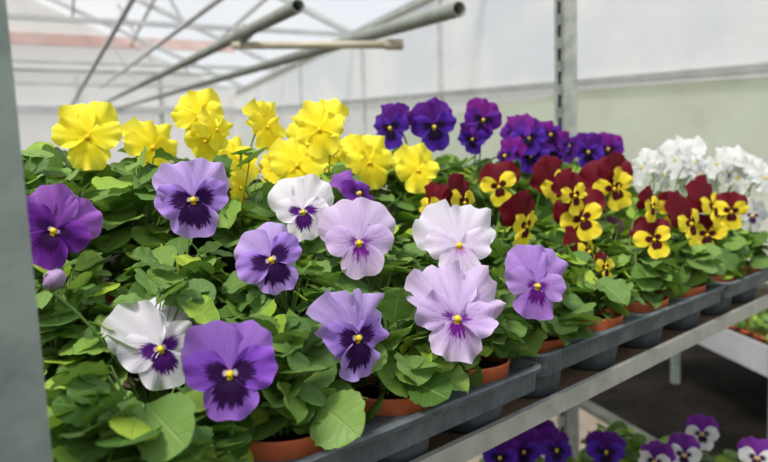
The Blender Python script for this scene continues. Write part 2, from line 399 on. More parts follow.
def foliage(name, plant, org, n, hgt, spread, lo=False, size=1.0, mat=None, clear=True, front=None):
    """rosette of stalked leaves rising out of the pot; org = world point at soil level"""
    V = []; Fc = []; T = []; off = 0
    tpl = TPL_LO if lo else TPL_HI
    fl = [f for f in FLOWERS if (f['P']-org).length < 0.32] if clear else []
    o = np.array(org)
    tries = 0; made = 0
    while made < n and tries < n*4:
        tries += 1
        az = rng.uniform(0, 2*PI); k = rng.uniform(0, 1)**0.75
        h = hgt*(0.12 + 0.88*rng.uniform(0, 1)**0.8)
        rr = spread*(0.12+0.88*k)*(1.12 - 0.55*(h/hgt)**2)
        out = np.array([math.cos(az), math.sin(az), 0])
        L = size*rng.uniform(0.034, 0.062)*(1.0 if h < hgt*0.8 else 0.82)
        tilt = rng.normal(12, 24) - 22*k + 26*(h/hgt)*(1-k)        # upright in the middle, drooping outside
        tilt = math.radians(max(-45, min(78, tilt)))
        base = out*rr*0.55 + np.array([0, 0, h - L*0.35*math.sin(max(tilt, 0))])
        az2 = az + rng.normal(0, 0.55)
        dy = np.array([math.cos(az2)*math.cos(tilt), math.sin(az2)*math.cos(tilt), math.sin(tilt)])
        dx = np.array([math.sin(az2), -math.cos(az2), 0]); 
        dz = np.cross(dx, dy); ro = rng.normal(0, 0.4)
        dx, dz = dx*math.cos(ro)+dz*math.sin(ro), dz*math.cos(ro)-dx*math.sin(ro)
        bad = False
        tip = base + dy*L
        if front is not None and min(tip[2], base[2]) < 0.010 and -(tip @ np.array(EN)) > 0.042 and rng.uniform() > 0.12: continue
        for q in (0.35, 0.7, 1.0):
            c = o + base + dy*L*q
            for f in fl:
                d = c - np.array(f['P']); nn = np.array(f['nrm']); a = d @ nn
                e = np.linalg.norm(d - nn*a)
                if -0.012 < a < 0.16 and e < f['s']*0.98+0.004: bad = True; break
                # do not stand between the bloom and the open side it looks out on
                up = np.array((CAM - f['P']).normalized()); a2 = d @ up
                if 0 < a2 < (0.16 if f['res'] > 1 else 0.05):
                    e2 = d - up*a2 - np.array(f['rot'] @ Vector((0, 1, 0)))*f['s']*0.3*(f['big']-0.9)
                    if np.linalg.norm(e2) < f['s']*(1.08 if f['res'] > 1 else 0.85)+(0.007 if f['res'] > 1 else 0): bad = True; break
            if bad: break
        if bad: continue
        tv, tf, tt = tpl[rng.integers(0, len(tpl))]
        curl = rng.uniform(-0.5, 1.6)
        lv = tv.copy(); lv[:, 2] = lv[:, 2]*curl if curl > 0 else lv[:, 2]*curl*0.6
        wv = base + L*(lv[:, :1]*dx*rng.uniform(0.95, 1.35) + lv[:, 1:2]*dy + lv[:, 2:3]*dz)
        V.append(wv); Fc.append(tf+off); T.append(tt); off += len(tv)
        # petiole
        foot = out*0.012*rng.uniform(0, 1)
        foot = foot + np.array([0, 0, -0.002])
        side = np.array([-out[1], out[0], 0])*0.0011; d2 = np.array([0, 0, 1.0])*0.0011
        mid = (base*0.5+foot*0.5) + np.array([0, 0, 0.010]) - out*0.01
        pv = []
        for pnt in (foot, mid, base):
            pv += [pnt+side, pnt+d2*0.6+out*0.0008, pnt-side, pnt-d2*0.6-out*0.0008]
        pv = np.array(pv)
        pf = [[a*4+b, a*4+(b+1) % 4, (a+1)*4+(b+1) % 4, (a+1)*4+b] for a in range(2) for b in range(4)]
        V.append(pv); Fc.append(np.array(pf)+off); T.append(np.tile([[0.5, 0.5]], (12, 1))); off += 12
        made += 1
    me = mesh_np(name, np.vstack(V), np.vstack(Fc), np.vstack(T))
    ob = link('foliage', me, mat or M['leaf'], plant)
    ob.matrix_local = plant.matrix_world.inverted() @ Matrix.Translation(org)
    return ob

# ------------------------------------------------------------------ pots and trays
POT_H = 0.078
def pot_mesh():
    bm = bmesh.new()
    lathe(bm, [(0.030, 0.0), (0.033, 0.0), (0.0405, 0.052), (0.0435, 0.0525), (0.0445, 0.0555), (0.0455, 0.068), (0.0465, 0.0705),
               (0.0450, 0.0715), (0.0430, 0.069), (0.0410, 0.056), (0.0405, 0.050)], 40, True, False)
    for v in bm.verts: v.co.z *= 1.09; v.co.x *= 1.09; v.co.y *= 1.09
    return bm_mesh('pot', bm, True)
def soil_mesh():
    bm = bmesh.new(); seg = 28; rings = []
    for i, r in enumerate((0.0, 0.012, 0.024, 0.034, 0.041)):
        if i == 0: rings.append([bm.verts.new((0, 0, 0.063))]); continue
        rings.append([bm.verts.new((r*math.cos(2*PI*k/seg), r*math.sin(2*PI*k/seg), 0.0615+random.uniform(-0.0015, 0.0025)-0.004*(i == 4))) for k in range(seg)])
    for k in range(seg): bm.faces.new((rings[0][0], rings[1][k], rings[1][(k+1) % seg]))
    for a, b in zip(rings[1:], rings[2:]):
        for k in range(seg): bm.faces.new((a[k], b[k], b[(k+1) % seg], a[(k+1) % seg]))
    for v in bm.verts: v.co.z *= 1.09; v.co.x *= 1.09; v.co.y *= 1.09
    return bm_mesh('soil', bm, True)
POT, SOIL = pot_mesh(), soil_mesh(); POT.materials.append(M['pot']); SOIL.materials.append(M['soil'])

def rrect(x0, x1, y0, y1, r, off, z, seg=6):
    x0 -= off; x1 += off; y0 -= off; y1 += off; r = max(r+off, 0.002); out = []
    for cx, cy, a0 in ((x1-r, y1-r, 0), (x0+r, y1-r, PI/2), (x0+r, y0+r, PI), (x1-r, y0+r, 1.5*PI)):
        for k in range(seg+1):
            a = a0 + PI/2*k/seg; out.append((cx+r*math.cos(a), cy+r*math.sin(a), z))
    return out
RIM = 0.050
def make_tray(u0_, u1_, n0, n1, holes, zb, label, group='grey plant trays'):
    """zb: height of the surface it stands on relative to the shelf edge; top rim 0.065 above it"""
    c = ((u0_+u1_)/2, (n0+n1)/2)
    t = empty('plant_tray', W(c[0], c[1], zb), ANG); tag(t, label, 'tray', group)
    X, Y = (u1_-u0_)/2, (n1-n0)/2; R = 0.073
    bm = bmesh.new(); loops = []
    for off, z in ((-0.010, R-0.030), (-0.004, R-0.030), (-0.002, R-0.008), (0.003, R-0.007), (0.004, R-0.002), (0.002, R), (-0.003, R), (-0.006, R-0.003), (-0.009, R-0.010)):
        loops.append([bm.verts.new(p) for p in rrect(-X, X, -Y, Y, 0.022, off-0.004, z)])
    N = len(loops[0])
    for a, b in zip(loops, loops[1:]):
        for k in range(N): bm.faces.new((a[k], a[(k+1) % N], b[(k+1) % N], b[k]))
    edges = []
    top = loops[-1]
    for k in range(N):
        e = bm.edges.get((top[k], top[(k+1) % N])); edges.append(e)
    for hu, hn in holes:
        ring = [bm.verts.new((hu-c[0]+0.0470*math.cos(2*PI*k/24), hn-c[1]+0.0470*math.sin(2*PI*k/24), R-0.010)) for k in range(24)]
        for k in range(24): edges.append(bm.edges.new((ring[k], ring[(k+1) % 24])))
    bmesh.ops.triangle_fill(bm, use_beauty=True, use_dissolve=False, edges=edges)
    link('tray_deck', bm_mesh('tray_deck', bm), M['trayb'], t)
    bm = bmesh.new()
    lathe(bm, [(0.0472, R-0.0095), (0.0462, R-0.013), (0.0380, 0.006), (0.0355, 0.0005), (0.02, 0.0005)], 24, False, True)
    cm = bm_mesh('pot_cup', bm, True); cm.materials.append(M['trayb'])
    for hu, hn in holes:
        o = link('pot_cup', cm, None, t); o.location = (hu-c[0], hn-c[1], 0)
    return t

SHELF = -0.015                                   # shelf board lies a little below the rail's edge
TIER = 0.078                                     # raised board under the back trays
def staggered(u_list, rows):
    out = []
    for i, n in enumerate(rows):
        for u in (u_list if i % 2 == 0 else [(a+b)/2 for a, b in zip(u_list, u_list[1:])]): out.append((u, n))
    return out
ROWS_F = (0.042, 0.127, 0.212)
t1u = [-0.240, -0.090, 0.060+0.095]; 
TR = []
def sub(h, dn=0): return [(u, n+dn) for u, n in h]
h1 = [(-0.250, 0.048), (-0.115, 0.048), (0.025, 0.048), (0.155, 0.048), (-0.190, 0.132), (-0.0425, 0.132), (0.0925, 0.132), (-0.245, 0.216), (-0.115, 0.216), (0.025, 0.216), (0.155, 0.216)]
h2 = staggered([0.305, 0.465, 0.625, 0.785], (0.060, 0.144, 0.228))
h3 = [(0.945, 0.060), (1.095, 0.060), (1.020, 0.144), (1.145, 0.144), (0.945, 0.228), (1.047, 0.228), (1.150, 0.228)]
TR.append(('near', make_tray(-0.312, 0.214, -0.026, 0.272, h1, SHELF, 'dark grey tray of lavender and purple pansies nearest the left post'), h1, SHELF))
TR.append(('middle', make_tray(0.232, 0.860, -0.006, 0.284, h2, SHELF, 'dark grey tray of maroon and yellow pansies in the middle'), h2, SHELF))
TR.append(('far', make_tray(0.876, 1.207, -0.006, 0.284, h3, SHELF, 'dark grey tray of white pansies at the far right end'), h3, SHELF))
b1 = [(-0.225, 0.345), (-0.090, 0.345), (0.045, 0.345), (0.180, 0.345), (0.302, 0.345), (-0.155, 0.430), (-0.020, 0.430), (0.115, 0.430), (0.245, 0.430)]
b2 = [(0.435, 0.350), (0.565, 0.350), (0.690, 0.350), (0.500, 0.435), (0.630, 0.435)]
b3 = [(0.830, 0.350), (0.965, 0.350), (1.085, 0.350), (0.895, 0.435), (1.030, 0.435)]
TR.append(('back left', make_tray(-0.295, 0.362, 0.290, 0.486, b1, TIER, 'grey tray of yellow pansies on the raised back board'), b1, TIER))
TR.append(('back middle', make_tray(0.376, 0.750, 0.290, 0.486, b2, TIER, 'grey tray of dark purple pansies beside the yellow ones'), b2, TIER))
TR.append(('back right', make_tray(0.764, 1.150, 0.290, 0.486, b3, TIER, 'grey tray of dark purple pansies nearest the back post'), b3, TIER))

# ------------------------------------------------------------------ the blooms of the photograph
# key, pixel x, pixel y, pixel width, yaw, pitch, roll, real width, upper-petal size, ruffle
HERO = [
 ('purple', 54, 231, 76, -10, 6, -28, .074, 1.12, .13),
 ('lavender', 193, 200, 78, 4, 8, 4, .072, 1.12, .12),
 ('lavender', 271, 260, 74, 4, 6, 24, .074, 1.0, .11),
 ('whiteblotch', 303, 212, 58, 4, 6, 4, .062, 1.32, .08),
 ('palelavender', 359, 243, 75, 4, 6, 4, .080, 1.25, .08),
 ('purple', 358, 194, 56, 58, 26, 0, .070, 1.05, .10),
 ('blush', 459, 246, 74, 14, 20, -2, .082, 1.30, .13),
 ('palelavender', 457, 319, 88, 14, 10, -8, .088, 1.34, .20),
 ('midlavender', 537, 286, 68, 24, 4, -8, .078, 1.25, .12),
 ('lavender', 357, 338, 82, 36, 0, 4, .078, 1.22, .18),
 ('whiteblotch', 160, 349, 86, 12, 2, 10, .0705, 1.24, .13),
 ('violet', 230, 374, 99, 0, 2, -2, .0745, 1.10, .12),
 # yellow, back left
 ('yellow', 88, 137, 66, -8, 6, 0, .078, 1.05, .15), ('yellow', 152, 148, 58, 26, 14, -8, .076, 1.05, .18),
 ('yellow', 199, 117, 54, -14, 6, 8, .074, 1.0, .16), ('yellow', 205, 141, 40, 10, -22, 0, .056, .9, .18),
 ('yellow', 238, 160, 52, 34, 30, 10, .076, 1.05, .12), ('yellow', 267, 127, 46, 40, 10, -14, .074, 1.1, .18),
 ('yellow', 320, 130, 56, -22, 6, 10, .076, 1.1, .17), ('yellow', 297, 166, 58, 8, 16, -6, .078, 1.0, .16),
 ('yellow', 305, 136, 48, -30, 4, 0, .074, 1.0, .16), ('yellow', 350, 154, 40, -40, 6, 0, .070, 1.0, .16),
 ('yellow', 369, 163, 54, 18, 8, 5, .076, 1.05, .16), ('yellow', 418, 171, 46, 16, 12, 0, .072, 1.12, .17),
 ('yellow', 240, 188, 36, 54, -12, 20, .060, .9, .18),
 ('yellow', 333, 152, 44, 20, 20, 0, .074, 1.0, .16), ('yellow', 275, 168, 40, -30, 24, 0, .070, 1.0, .16), ('yellow', 216, 130, 40, 44, 10, 0, .070, 1.0, .16),
 # dark purple, back middle
 ('indigo', 391, 128, 46, -38, 4, 8, .074, 1.1, .12), ('indigo', 434, 127, 50, 8, 6, 10, .076, 1.08, .13),
 ('magenta', 483, 120, 42, 12, 8, -12, .074, 1.05, .10), ('indigo', 473, 139, 34, -26, -10, 0, .064, 1.1, .12),
 ('magenta', 515, 134, 38, -30, 16, 0, .074, 1.1, .12), ('indigo', 529, 138, 38, 4, 6, 0, .074, 1.0, .10),
 ('indigo', 531, 156, 36, 0, 0, 0, .072, 1.0, .10), ('magenta', 550, 135, 36, 34, 20, 0, .072, 1.0, .12),
 ('indigo', 553, 149, 34, 8, 4, 0, .070, .95, .10), ('magenta', 568, 146, 34, 54, 4, 0, .070, .95, .10),
 ('indigo', 588, 152, 36, 20, 2, -8, .072, 1.1, .12), ('magenta', 608, 149, 34, 14, 2, -10, .072, 1.0, .09),
 ('magenta', 506, 156, 42, -56, 12, 0, .074, 1.0, .12), ('indigo', 578, 144, 26, -60, 10, 0, .06, .9, .1),
 # maroon and yellow, middle
 ('maroonyellow', 499, 187, 42, -6, 2, 10, .074, 1.22, .10), ('maroonyellow', 463, 203, 48, 62, -4, 0, .078, 1.25, .08),
 ('maroonyellow', 430, 210, 46, -60, 0, 0, .072, 1.2, .08), ('maroonyellow', 525, 226, 48, 62, -14, 10, .080, 1.45, .08),
 ('maroonyellow', 556, 186, 46, 50, 4, 26, .078, 1.35, .09), ('maroonyellow', 574, 196, 42, 50, 6, 10, .074, 1.3, .1),
 ('maroonyellow', 614, 189, 46, 16, 2, 22, .078, 1.40, .11), ('maroonyellow', 583, 219, 46, -10, 2, 24, .078, 1.30, .11),
 ('mauve', 602, 244, 40, -20, -30, 0, .070, 1.4, .05), ('maroonyellow', 605, 268, 34, 62, 0, 10, .060, 1.0, .08),
 ('maroonyellow', 588, 252, 44, 66, 12, 20, .074, 1.40, .06),
 ('maroonyellow', 654, 240, 42, 14, 8, 14, .078, 1.2, .09), ('maroonyellow', 707, 235, 40, 14, 2, -4, .074, 1.0, .10),
 ('maroonyellow', 731, 212, 38, 12, 2, 0, .074, 1.05, .10), ('maroonyellow', 690, 224, 46, 58, 8, 12, .080, 1.45, .06),
 ('maroonyellow', 670, 210, 34, 40, 0, 0, .068, 1.1, .08), ('maroonyellow', 713, 207, 44, 62, 14, 16, .078, 1.45, .06),
 ('maroonyellow', 652, 207, 34, 64, 0, 10, .068, 1.2, .06), ('maroonyellow', 622, 180, 40, 64, 0, -10, .074, 1.4, .06),
 # white, back right
 ('white', 642, 168, 36, -50, 16, 0, .072, 1.15, .18), ('white', 676, 160, 42, -34, 24, 12, .076, 1.35, .18),
 ('white', 693, 163, 36, 56, 20, 0, .072, 1.1, .18), ('white', 718, 164, 36, -50, 24, 0, .074, 1.2, .18),
 ('white', 714, 184, 26, 62, 0, 0, .060, 1.1, .16), ('white', 739, 178, 38, -44, 12, 10, .076, 1.2, .18), ('white', 752, 167, 34, 56, 18, 0, .072, 1.1, .18),
 ('whiteviolet', 752, 216, 34, 30, 0, -6, .074, 1.1, .12), ('white', 764, 178, 36, 40, 14, 0, .074, 1.1, .18), ('whiteviolet', 728, 172, 26, 66, 0, 0, .06, .9, .08),
 ('white', 664, 176, 32, 58, 4, 0, .068, 1.1, .18), ('white', 682, 180, 30, -60, -6, 0, .066, 1.1, .18), ('white', 700, 174, 28, 64, 0, 0, .064, 1.1, .18),
]
TRAY_OF = {'purple': 'near', 'lavender': 'near', 'whiteblotch': 'near', 'palelavender': 'near', 'blush': 'near', 'midlavender': 'near', 'violet': 'near',
           'yellow': 'back left', 'indigo': 'back middle', 'magenta': 'back middle', 'maroonyellow': 'middle', 'mauve': 'middle', 'white': 'far', 'whiteviolet': 'far'}
# the plants
PLANTS = []
ROWN = ['front', 'middle', 'back']
for tn, tray, holes, zb in TR:
    ns = sorted({round(n, 3) for u, n in holes})
    for u, n in holes:
        ri = ns.index(round(n, 3)); row = [h for h in holes if round(h[1], 3) == ns[ri]]
        PLANTS.append(dict(tray=tn, u=u, n=n, zb=zb+0.002, ri=ri, nrow=len(ns), k=sorted(row).index((u, n)), cnt=len(row), fl=[]))
def fits(p, tn, key):
    if key == 'white': return p['tray'] == 'far' and p['ri'] > 0
    if key == 'whiteviolet': return p['tray'] == 'far' and (p['ri'], p['k']) != (0, 0)
    if key == 'maroonyellow' and p['tray'] == 'far': return (p['ri'], p['k']) == (0, 0)
    if key in ('indigo', 'magenta'): return p['tray'] in ('back middle', 'back right')
    return p['tray'] == tn
for key, px, py, pw, ya, pi_, ro, wd, bg, rf in HERO:
    if key == 'yellow': pw *= 1.04; wd *= 1.03
    if key == 'white': rf *= 0.75
    t = F*wd/pw
    if key not in ('white', 'indigo', 'magenta', 'maroonyellow', 'yellow', 'mauve', 'whiteviolet'): pass
    P = at_d(px, py, t); tn = TRAY_OF[key]
    # keep the bloom over its own tray: slide along the sight line until it is above a plant of that tray
    best = None
    for s in ((-2, 0) if px in (161, 230) else range(-30, 61)):
        tt = t*(1+s*0.01); q = at_d(px, py, tt); u, n, z = Lc(q)
        for p in PLANTS:
            if not fits(p, tn, key): continue
            dd = math.hypot(u-p['u'], n-p['n']+0.02) + 0.0022*abs(s) + 0.012*len(p['fl'])*(0.6 if tn in ('back middle', 'middle') else 1)
            hz = z - p['zb'] - POT_H
            if hz < 0.05: dd += (0.05-hz)*2
            if hz > 0.22: dd += (hz-0.22)*2
            if best is None or dd < best[0]: best = (dd, tt, p)
    dd, tt, p = best
    near = tt < 0.9
    f = make_flower(key, at_d(px, py, tt), ya, pi_, ro, pw*tt/F*1.0, 2 if near else 1, bg, rf)
    f['px'] = (px, py); p['fl'].append(f)
    #print(key, px, py, 't0 %.2f t %.2f' % (t, tt), [round(c, 2) for c in Lc(f['P'])], p['tray'], round(p['u'], 2), round(p['n'], 2), 'w %.3f' % f['width'])

ORD = ['first', 'second', 'third', 'fourth', 'fifth']
NAMEC = {'near': 'near lavender tray', 'middle': 'maroon and yellow tray', 'far': 'white far right tray', 'back left': 'yellow back tray', 'back middle': 'dark purple tray beside yellow', 'back right': 'dark purple tray near post'}
SPECIAL = {
 ('near', 0, 0): 'pansy with the nearest big violet dark-blotched bloom, lower left beside the post',
 ('near', 0, 1): 'pansy with side-turned ruffled lavender dark-blotched bloom, in orange pot at tray front',
 ('near', 0, 2): 'pansy with ruffled pale lavender bloom, just below the blush white bloom',
 ('near', 0, 3): 'pansy with blush white bloom and lavender bloom, right end of near tray',
 ('near', 1, 0): 'pansy with large white purple-blotched bloom and one closed lavender bud',
 ('near', 1, 1): 'pansy with single tilted lavender dark-blotched bloom, centre of near tray',
 ('near', 1, 2): 'pansy with pale lavender bloom of broad upper petals, left of blush white bloom',
 ('near', 2, 0): 'pansy with deep purple bloom beside the left post',
 ('near', 2, 1): 'pansy with upright lavender dark-blotched bloom just below the leftmost yellow blooms',
 ('near', 2, 2): 'pansy with small white purple-blotched bloom just below the yellow blooms',
 ('near', 2, 3): 'pansy with half hidden side-turned purple bloom below the yellow blooms'}
def words(p):
    if (p['tray'], p['ri'], p['k']) in SPECIAL: return SPECIAL[(p['tray'], p['ri'], p['k'])]
    if not p['fl']: d = 'leafy pansy without blooms'
    else:
        seen = []
        for f in p['fl']:
            nm = PM[f['key']+'_t'] if f['key']+'_t' in PM else f['key']
            if nm not in seen: seen.append(nm)
        d = ' and '.join(seen[:2]) + ' pansy' if len(seen[0].split()) == 1 else seen[0] + ' pansy'
    rn = (ROWN if p['nrow'] == 3 else ['front', 'back'])[p['ri']]
    return '%s, %s from left, %s row, %s' % (d, ORD[p['k']], rn, NAMEC[p['tray']])
vl = bpy.context.view_layer
for p in PLANTS:
    o = empty('potted_pansy', W(p['u'], p['n'], p['zb']), ANG + rng.uniform(-0.4, 0.4))
    tag(o, words(p), 'pansy', 'potted pansies in the ' + NAMEC[p['tray']]); p['o'] = o
vl.update()
for p in PLANTS:
    o = p['o']
    link('pot', POT, None, o); link('soil', SOIL, None, o)
    org = W(p['u'], p['n'], p['zb']+0.067)
    for f in p['fl']:
        build_flower(f, o, org + EN*rng.uniform(0.0, .02) + EU*rng.uniform(-.014, .014))
    tn = p['tray']
    SZ = 1.0
    if tn == 'near': hg, sp, n, lo, SZ = (0.092, 0.130, 0.155)[p['ri']], 0.083, 120, False, 0.9
    elif tn == 'middle': hg, sp, n, lo = (0.092, 0.115, 0.135)[p['ri']], 0.080, 76, p['ri'] > 0
    elif tn == 'far': hg, sp, n, lo = (0.085, 0.120, 0.150)[p['ri']], 0.080, 70, True
    elif tn == 'back left': hg, sp, n, lo, SZ = 0.170, 0.092, 92, False, 1.0
    elif tn == 'back middle': hg, sp, n, lo = 0.150, 0.088, 76, True
    else: hg, sp, n, lo = 0.150, 0.088, 80, True
    foliage('foliage', o, org, n, hg, sp, lo, SZ, front=(True if p['ri'] == 0 and tn in ('near', 'middle', 'far') else None))
# a closed bud low at the left, beside the post
pb = [p for p in PLANTS if p['tray'] == 'near' and p['ri'] == 1 and p['k'] == 0][0]
bp = at_d(53, 281, 0.56)
bm = bmesh.new(); lathe(bm, [(0.002, -0.012), (0.006, -0.006), (0.0085, 0.002), (0.006, 0.010), (0.002, 0.015)], 10)
bo = link('bud', bm_mesh('bud', bm, True), M['bud'], pb['o']); bo.matrix_local = pb['o'].matrix_world.inverted() @ Matrix.Translation(bp) @ Euler((0.5, 1.0, 0)).to_matrix().to_4x4()
bm = bmesh.new()
for k in range(5):
    a = 2*PI*k/5
    vs = [bm.verts.new((r*math.cos(a+da), r*math.sin(a+da), z)) for r, da, z in ((0.003, 0, -0.014), (0.0085, -0.4, -0.002), (0.009, 0, 0.008), (0.0085, 0.4, -0.002))]
    bm.faces.new(vs)
link('sepals', bm_mesh('sepals', bm, True), M['calyx'], bo)
bm = bmesh.new(); q = bo.matrix_world
vl.update(); qi = bo.matrix_world.inverted(); org = W(pb['u'], pb['n'], pb['zb']+0.062)
e0 = bo.matrix_world @ Vector((0, 0, -0.012))
pts = [qi @ (e0.lerp(org, t) + Vector((0, 0, 0.02*math.sin(PI*t)))) for t in [i/8 for i in range(9)]]
tube(bm, pts, 0.0013, 6); link('stalk', bm_mesh('stalk', bm, True), M['stem'], bo)

# ------------------------------------------------------------------ the trolley
rack = empty('plant_trolley', W(0, 0, -SH), ANG); tag(rack, 'galvanised plant trolley with slotted corner posts and two shelves', 'trolley')
def rpart(name, bm, mat, smooth=False): return link(name, bm_mesh(name, bm, smooth), mat, rack)
U0, U1, N0, N1 = -0.371, 1.250, -0.007, 0.560
Z = SH
def post(u, n, su, sn, lean=0.0, swap=False):
    """angle-iron post with a slotted leg, a plain leg and a dark strip that paints the shade inside the slots"""
    w, th, H = 0.042, 0.0025, 2.1
    def leg(parts, slot_on_n):
        bm = bmesh.new()
        for a0, a1, z0, z1, d0, d1 in parts:
            if slot_on_n: box(bm, *sorted((u+su*a0, u+su*a1)), *sorted((n+sn*d0, n+sn*d1)), z0, z1)
            else: box(bm, *sorted((u+su*d0, u+su*d1)), *sorted((n+sn*a0, n+sn*a1)), z0, z1)
        if lean:
            for v in bm.verts: v.co.x += lean*(Z-v.co.z)
        return bm
    slots = [(th, th+0.010, 0, H, 0, th), (w-0.010, w, 0, H, 0, th)]
    z = 0.02
    while z < H-0.02:
        slots.append((th+0.010, w-0.010, z-0.014, z+0.014, 0, th)); z += 0.062
    po = rpart('post', leg([(0, w, 0, H, 0, th)], not swap), M['postlit' if swap else 'galv'])
    link('slotted_leg', bm_mesh('slotted_leg', leg(slots, swap)), M['postlit' if swap else 'galv'], po)
    link('slot_shade', bm_mesh('slot_shade', leg([(th+0.004, w-0.004, 0.0, H, -0.004, -0.002)], swap)), M['slotshade'], po)
post(U0, N0, 1, 1, 0.024); post(U1, N0, -1, 1); post(U0, N1, 1, -1); post(U1, N1, -1, -1, 0, True)
bm = bmesh.new(); box(bm, U0+0.04, U1-0.04, N0, N0+0.003, Z-0.022, Z+0.002); box(bm, U0+0.04, U1-0.04, N0+0.003, N0+0.008, Z-0.001, Z+0.002)
box(bm, U0+0.04, U1-0.04, N0+0.003, N0+0.03, Z-0.022, Z-0.0195)
rpart('front_rail', bm, M['rail'])
bm = bmesh.new(); box(bm, U0+0.04, U1-0.04, N1-0.003, N1, Z-0.022, Z+0.002); rpart('back_rail', bm, M['rail'])
for nm, u in (('end_rail', U0), ('end_rail', U1-0.003)):
    bm = bmesh.new(); box(bm, u, u+0.003, N0+0.04, N1-0.04, Z-0.022, Z+0.002); rpart(nm, bm, M['rail'])
bm = bmesh.new(); box(bm, U0+0.004, U1-0.004, N0+0.0035, N1-0.0035, Z-0.0195+0.0002, Z+SHELF); rpart('shelf_board', bm, M['ply'])
bm = bmesh.new(); box(bm, U0+0.05, U1-0.05, 0.290, N1-0.02, Z+TIER-0.012, Z+TIER); rpart('raised_board', bm, M['ply'])
for u in (U0+0.07, 0.42, U1-0.09):
    bm = bmesh.new(); box(bm, u, u+0.03, 0.30, N1-0.03, Z+SHELF, Z+TIER-0.012); rpart('riser_block', bm, M['ply'])
LZ = 0.165
bm = bmesh.new(); box(bm, U0+0.004, U1-0.004, N0+0.0035, N1-0.0035, LZ-0.012, LZ); rpart('lower_shelf_board', bm, M['ply'])
for n0 in (N0, N1-0.003):
    bm = bmesh.new(); box(bm, U0+0.04, U1-0.04, n0, n0+0.003, LZ-0.02, LZ+0.006); rpart('lower_rail', bm, M['rail'])

# ------------------------------------------------------------------ pansies on the lower shelf
lowfl = [('indigo', 500, 458, -6, 10), ('indigo', 540, 436, 10, 8), ('indigo', 556, 450, 30, 4), ('indigo', 524, 452, -10, 0), ('indigo', 606, 452, 8, 6),
         ('bicolour', 702, 434, 6, 4), ('bicolour', 684, 455, 8, -4), ('bicolour', 655, 462, -30, 6), ('bicolour', 757, 458, 4, 8)]
LOW = [(0.74, 0.42), (0.88, 0.40), (0.98, 0.29), (1.09, 0.34), (1.10, 0.17), (1.00, 0.13), (1.11, 0.05)]
lw = []
for i, (u, n) in enumerate(LOW): lw.append(dict(u=u, n=n, fl=[]))
for key, px, py, ya, pi_ in lowfl:
    P = at_z(px, py, LZ+0.205); u, n, z = Lc(P)
    f = make_flower(key, P, ya, pi_, 0, 0.086 if key == 'indigo' else 0.076, 1, 1.15, 0.12)
    cand = [p for p in lw if (p['u'] < 1.0 and n > 0.2) == (key == 'indigo')] or lw
    min(cand, key=lambda p: math.hypot(p['u']-u, p['n']-n))['fl'].append(f)
for i, p in enumerate(lw):
    o = empty('potted_pansy', W(p['u'], p['n'], LZ-SH), ANG)
    ks = {f['key'] for f in p['fl']}
    pos = ['at the back, left end', 'at the back, second from left', 'at the back, third from left', 'at the back right corner', 'at the right, second from front', 'second from right in front part', 'at the front right corner'][i]
    col = 'dark purple pansy' if 'indigo' in ks else 'violet and white pansy' if ks else 'leafy pansy'
    tag(o, col + ' on the lower trolley shelf ' + pos, 'pansy', 'potted pansies on the lower shelf')
    p['o'] = o
vl.update()
for p in lw:
    o = p['o']; link('pot', POT, None, o); link('soil', SOIL, None, o); org = W(p['u'], p['n'], LZ-SH+0.062)
    for f in p['fl']: build_flower(f, o, org)
    foliage('foliage', o, org, 60, 0.115, 0.085, True)

# ------------------------------------------------------------------ bench with seedlings at the right
def ground(x, y): return at_z(x, y, 0.0)
B0 = Vector((1.262, 2.98, 0)); B1 = Vector((1.318, 2.10, 0)); bd = (B1-B0); blen = bd.length; ba = math.atan2(bd.y, bd.x)
bench = empty('growing_bench', B0, ba); tag(bench, 'low white growing bench with small pots at the right', 'bench')
BH = 0.350; BW = 1.0
def bpart(name, bm, mat): return link(name, bm_mesh(name, bm), mat, bench)
bm = bmesh.new(); box(bm, -0.25, blen, 0.0, 0.012, BH-0.105, BH); box(bm, -0.25, blen, BW-0.012, BW, BH-0.105, BH)
box(bm, -0.25, -0.238, 0.012, BW-0.012, BH-0.105, BH); box(bm, blen-0.012, blen, 0.012, BW-0.012, BH-0.105, BH); bpart('side_panel', bm, M['white'])
bm = bmesh.new(); box(bm, -0.238, blen-0.012, 0.012, BW-0.012, BH-0.06, BH-0.05); bpart('bench_bed', bm, M['white'])
for x in (-0.10, blen-0.1):
    for y in (0.015, BW-0.055):
        bm = bmesh.new(); box(bm, x, x+0.03, y, y+0.03, 0.0, BH-0.06); bpart('leg', bm, M['galv'])  # darker steel tone stands in for the shadow on the legs
sm = None
seeds = []
bm = bmesh.new(); lathe(bm, [(0.022, 0), (0.032, 0.055), (0.035, 0.0555), (0.036, 0.066), (0.033, 0.066), (0.031, 0.056)], 18, True, True); spm = bm_mesh('pot', bm, True); spm.materials.append(M['pot'])
for j in range(4):
    for i in range(9):
        x = 0.02 + i*0.085; y = 0.055 + j*0.08
        if x > blen-0.06: continue
        o = empty('potted_seedling', B0 + Vector((math.cos(ba)*x - math.sin(ba)*y, math.sin(ba)*x + math.cos(ba)*y, BH-0.05)), ba)
        tag(o, 'small green seedling in an orange pot on the white bench', 'seedling', 'seedlings on the white bench'); seeds.append(o)
vl.update()
fm = None
for i, o in enumerate(seeds):
    link('pot', spm, None, o)
    if i < 4:
        org = o.location + Vector((0, 0, 0.06)); fb = foliage('foliage', o, org, 22, 0.06, 0.05, True, 0.7, None, False)
        if i == 0: fms = []
        fms.append(fb.data); fb.matrix_local = Matrix.Translation((0, 0, 0.06)) 
    else:
        fb = link('foliage', fms[i % 4], None, o); fb.location = (0, 0, 0.06); fb.rotation_euler = (0, 0, i*1.3)

